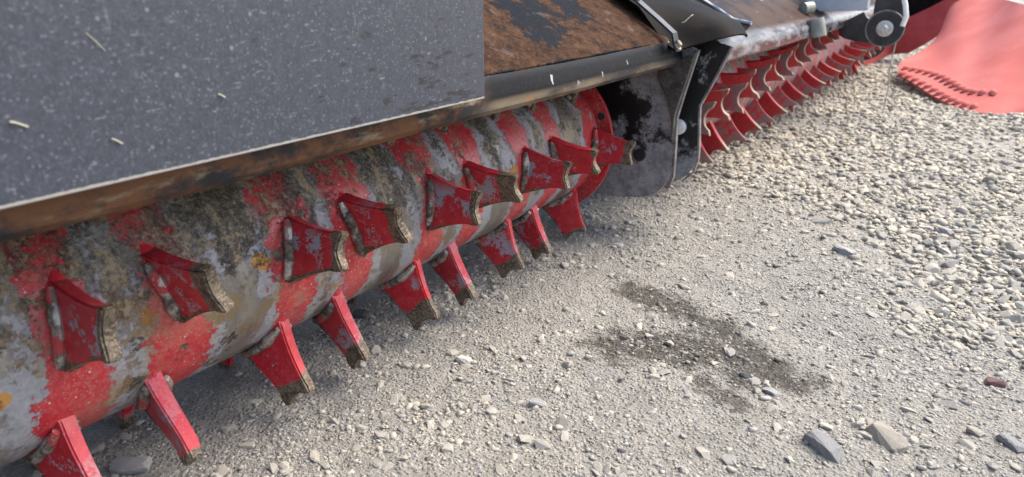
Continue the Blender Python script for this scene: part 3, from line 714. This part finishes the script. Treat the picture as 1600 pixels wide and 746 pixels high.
# ------------------------------------------------------------------ far housing
prof2 = [(.860, .520), (.845, .506), (.828, .505), (.817, .514), (.815, .53), (.818, .55), (.824, .565), (.835, .574), (.88, .60), (.95, .645), (1.05, .70), (1.2, .745), (1.35, .74), (1.5, .66), (1.6, .5), (1.62, .3)]
lip2 = [2, 2, 2, 1.6, 1, 1, 1, .7, .1, 0, 0, 0, 0, 0, 0, 0]
part('hood', hood_mesh(prof2, lip2, [0]*16, 2.5, 6.7, .009), HOOD2, far)
# curved front corner of the lip rising to the end plate
P = [[(2.17+.36*t, .70+.115*t**.7-.004+dy, .575-.045*math.sin(t*1.57)+dz) for (dy, dz) in ((.006, -.028), (0, -.012), (0, .012), (.012, .026))] for t in np.linspace(0, 1, 10)]
part('hood_corner', mesh('hood_corner', grid_sheet(P, .007), 50), HOOD2, far)
bm = tube([(3.80, .80, .595), (3.80, .775, .51)], .04, 22, False); tube([(3.80, .775, .51), (3.80, .80, .595)], .034, 22, True, bm)
part('pipe_stub', mesh('pipe_stub', bm, 40), PIPE, far)
gp = rounded([(.97, .602), (.652, .618), (.66, .95), (.97, .95)], .012); part('cover_plate', mesh('cover_plate', prism(gp, 0, 4.3, 4.36, .003)), GREYP, far)
bm = tube([(3.95, .90, .635), (4.0, .87, .64)], .03, 14); part('mounting_bolt', mesh('mounting_bolt', bm, 40), PIPE, far)
bk = rounded([(.842, .525), (.822, .455), (.72, .428), (.58, .425), (.50, .47), (.502, .545), (.545, .80), (.72, .80), (.712, .59), (.66, .575), (.645, .60), (.69, .535)], [.02, .03, .05, .05, .07, .06, 0, 0, .03, .02, .02, .03])
bk = rounded([(.842, .525), (.822, .455), (.72, .428), (.58, .425), (.50, .47), (.502, .545), (.545, .80), (.66, .80), (.665, .60), (.655, .565), (.69, .56), (.712, .60)], [.02, .03, .05, .05, .07, .06, 0, 0, .03, .03, .03, .01])
br = part('bracket', mesh('bracket', prism(bk, 0, 4.6, 4.66, .004, 2)), BRACK, far)
bm = tube([(4.585, .588, .512), (4.6, .588, .512)], .098, 32); o = obj('boss', mesh('boss', bm, 40), BRACK, br)
bm = bmesh.new(); ringp = [(4.584, .588+.098*math.cos(a), .512+.098*math.sin(a)) for a in np.linspace(0, 2*math.pi, 33)]; tube(ringp, .004, 6, False, bm); obj('boss_rim', mesh('boss_rim', bm, 60), EDGE, br)
bm = tube([(4.585, .588, .512), (4.574, .588, .512), (4.570, .588, .512)], .05, 24, True, None, [.044, .044, .038]); tube([(4.570, .588, .512), (4.545, .588, .512), (4.540, .588, .512)], .03, 6, True, bm, [.024, .024, .02]); obj('pin', mesh('pin', bm, 30), ZINC, br)
bm = tube([(4.58, .55, .80), (4.575, .535, .72), (4.57, .505, .64), (4.565, .49, .58), (4.57, .50, .53)], .014, 10); part('cable', mesh('cable', bm, 60), WHITE, far)
bm = tube([(4.63, .735, .80), (4.6, .72, .70), (4.59, .69, .69), (4.59, .63, .72), (4.6, .60, .80)], .012, 8); part('hose', mesh('hose', bm, 60), WHITE, far)
# drum end plate at the far side and the dark frame over the mat
pe = rounded([(1.5, .10), (.95, .10), (.83, .2), (.83, .5), (1.0, .68), (1.5, .68)], [0, .1, .1, .1, 0, 0]); part('end_plate', mesh('end_plate', prism(pe, 0, 6.80, 6.83, .003)), GUSSET, far)
P = [[(8.06+.02*i, .95-.55*i/6, .30+.30*i/6+.42*j) for j in (0, .5, 1)] for i in range(7)]
part('frame_beam', mesh('frame_beam', grid_sheet(P, .04), 40), RUBBER, far)
bm = tube([(4.69, .531, .43), (4.66, .535, .30), (4.68, .523, .16), (4.67, .528, .02)], .0035, 6); o = obj('straw_strand', mesh('straw_strand', bm, 60), STRAW); o['label'] = 'long thin straw strand hanging from the black bracket to the ground'; o['category'] = 'straw'

# ------------------------------------------------------------------ red finisher mats
fm = thing('finisher_mat', 'faded pink red rubber finisher mat flap with studded hem resting on the gravel', 'rubber mat', (5.6, .2, 0))
cols = [  # (bottom, middle, top) down the flap from its left corner to the right, beyond the view
    ((6.05, .62, .085), (6.5, .66, .150), (7.2, .573, .142)), ((5.8, .49, .062), (6.6, .50, .19), (7.8, .501, .29)),
    ((5.52, .365, .040), (6.5, .38, .25), (8.0, .53, .548)), ((5.33, .255, .02), (6.2, .25, .25), (7.75, .30, .60)), ((5.2, .15, .005), (6.0, .16, .22), (7.4, .136, .609)),
    ((5.13, .02, .0), (5.8, .02, .25), (6.9, .03, .60)), ((5.22, -.17, .0), (5.75, -.12, .26), (6.6, -.045, .585)), ((5.1, -.40, .0), (5.6, -.36, .28), (6.2, -.34, .54)), ((4.9, -.8, .0), (5.4, -.75, .26), (6.0, -.7, .5))]
def cr(p0, p1, p2, p3, t): return .5*((2*p1)+(-p0+p2)*t+(2*p0-5*p1+4*p2-p3)*t*t+(-p0+3*p1-3*p2+p3)*t**3)
cols = np.array(cols)
def flap(s, v):
    n = len(cols)-1; t = s*n; i = min(int(t), n-1); f = t-i; g = lambda k: cols[max(0, min(n, k))]
    b, m_, t_ = cr(g(i-1), g(i), g(i+1), g(i+2), f)
    c1 = 2*m_-.5*(b+t_); return b*(1-v)**2+2*c1*v*(1-v)+t_*v*v
P = np.array([[flap(i/48, j/20) for j in range(21)] for i in range(49)])
for _ in range(14): P[1:-1, 1:] = .25*P[:-2, 1:]+.5*P[1:-1, 1:]+.25*P[2:, 1:]
for _ in range(3): P[1:-1, 0] = .25*P[:-2, 0]+.5*P[1:-1, 0]+.25*P[2:, 0]
def onflap(s, v):
    i = min(s*48, 47.999); j = min(v*20, 19.999); a, b = int(i), int(j); f, g = i-a, j-b
    return (P[a, b]*(1-f)+P[a+1, b]*f)*(1-g)+(P[a, b+1]*(1-f)+P[a+1, b+1]*f)*g
adopt(obj('mat_sheet', mesh('mat_sheet', grid_sheet(P, .016), 60), MAT), fm)
su = bmesh.new(); bmesh.ops.create_uvsphere(su, u_segments=10, v_segments=6, radius=1)
for v in su.verts:
    if v.co.y > 0: v.co.y *= 1.4; v.co.x *= 1-.25*min(1, v.co.y/1.4)
sme = mesh('stud', su, 60); sme.materials.append(MAT)
hb = bmesh.new(); bmesh.ops.create_uvsphere(hb, u_segments=10, v_segments=6, radius=1); hme = mesh('stud_hollow', hb, 60); hme.materials.append(HOLE)
for rowi, (v0, n_, s0, s1) in enumerate(((.05, 12, .03, .56), (.21, 14, .05, .63))):
    for k in range(n_):
        s = s0+(s1-s0)*k/(n_-1); p = onflap(s, v0); du = onflap(s+.02, v0)-p; dv = onflap(s, v0+.05)-p
        ex = Vector(du).normalized(); nz = ex.cross(Vector(dv)).normalized(); nz = nz if nz.z > 0 else -nz; ey = nz.cross(ex)
        if ey.z < 0: ey = -ey
        m = Matrix((ex, ey, nz)).transposed().to_4x4()
        w_ = .026 if rowi else .024
        o = obj('stud', sme, None); o.matrix_world = Matrix.Translation(Vector(p)+nz*.008) @ m @ Matrix.Diagonal((w_, w_*1.15, .022, 1)); adopt(o, fm)
        o = obj('stud_hollow', hme, None); o.matrix_world = Matrix.Translation(Vector(p)+nz*.010-ey*w_*1.1) @ m @ Matrix.Diagonal((w_*.70, w_*.55, .007, 1)); adopt(o, fm)
# darker red side curtain at the far end of the tiller
low = [(6.3, 1.12, 0.0), (6.9, 1.10, .005), (7.6, 1.0, .02), (8.0, .93, .06), (8.0, .78, .075), (8.0, .655, .165), (8.0, .525, .28), (8.0, .45, .33)]
upp = [(6.3, 1.16, .40), (6.9, 1.14, .42), (7.6, 1.06, .42), (8.03, .97, .36), (8.03, .82, .42), (8.03, .68, .50), (8.03, .53, .60), (8.03, .46, .64)]
P = [[tuple(np.array(a)*(1-t)+np.array(b)*t+np.array((.0, -.02*math.sin(math.pi*t), 0))) for t in np.linspace(0, 1, 6)] for a, b in zip(low, upp)]
sc = obj('side_curtain', mesh('side_curtain', grid_sheet(P, .018), 60), REDPL); sc['label'] = 'dark red rubber curtain closing the far end of the tiller behind the bracket'; sc['category'] = 'rubber curtain'
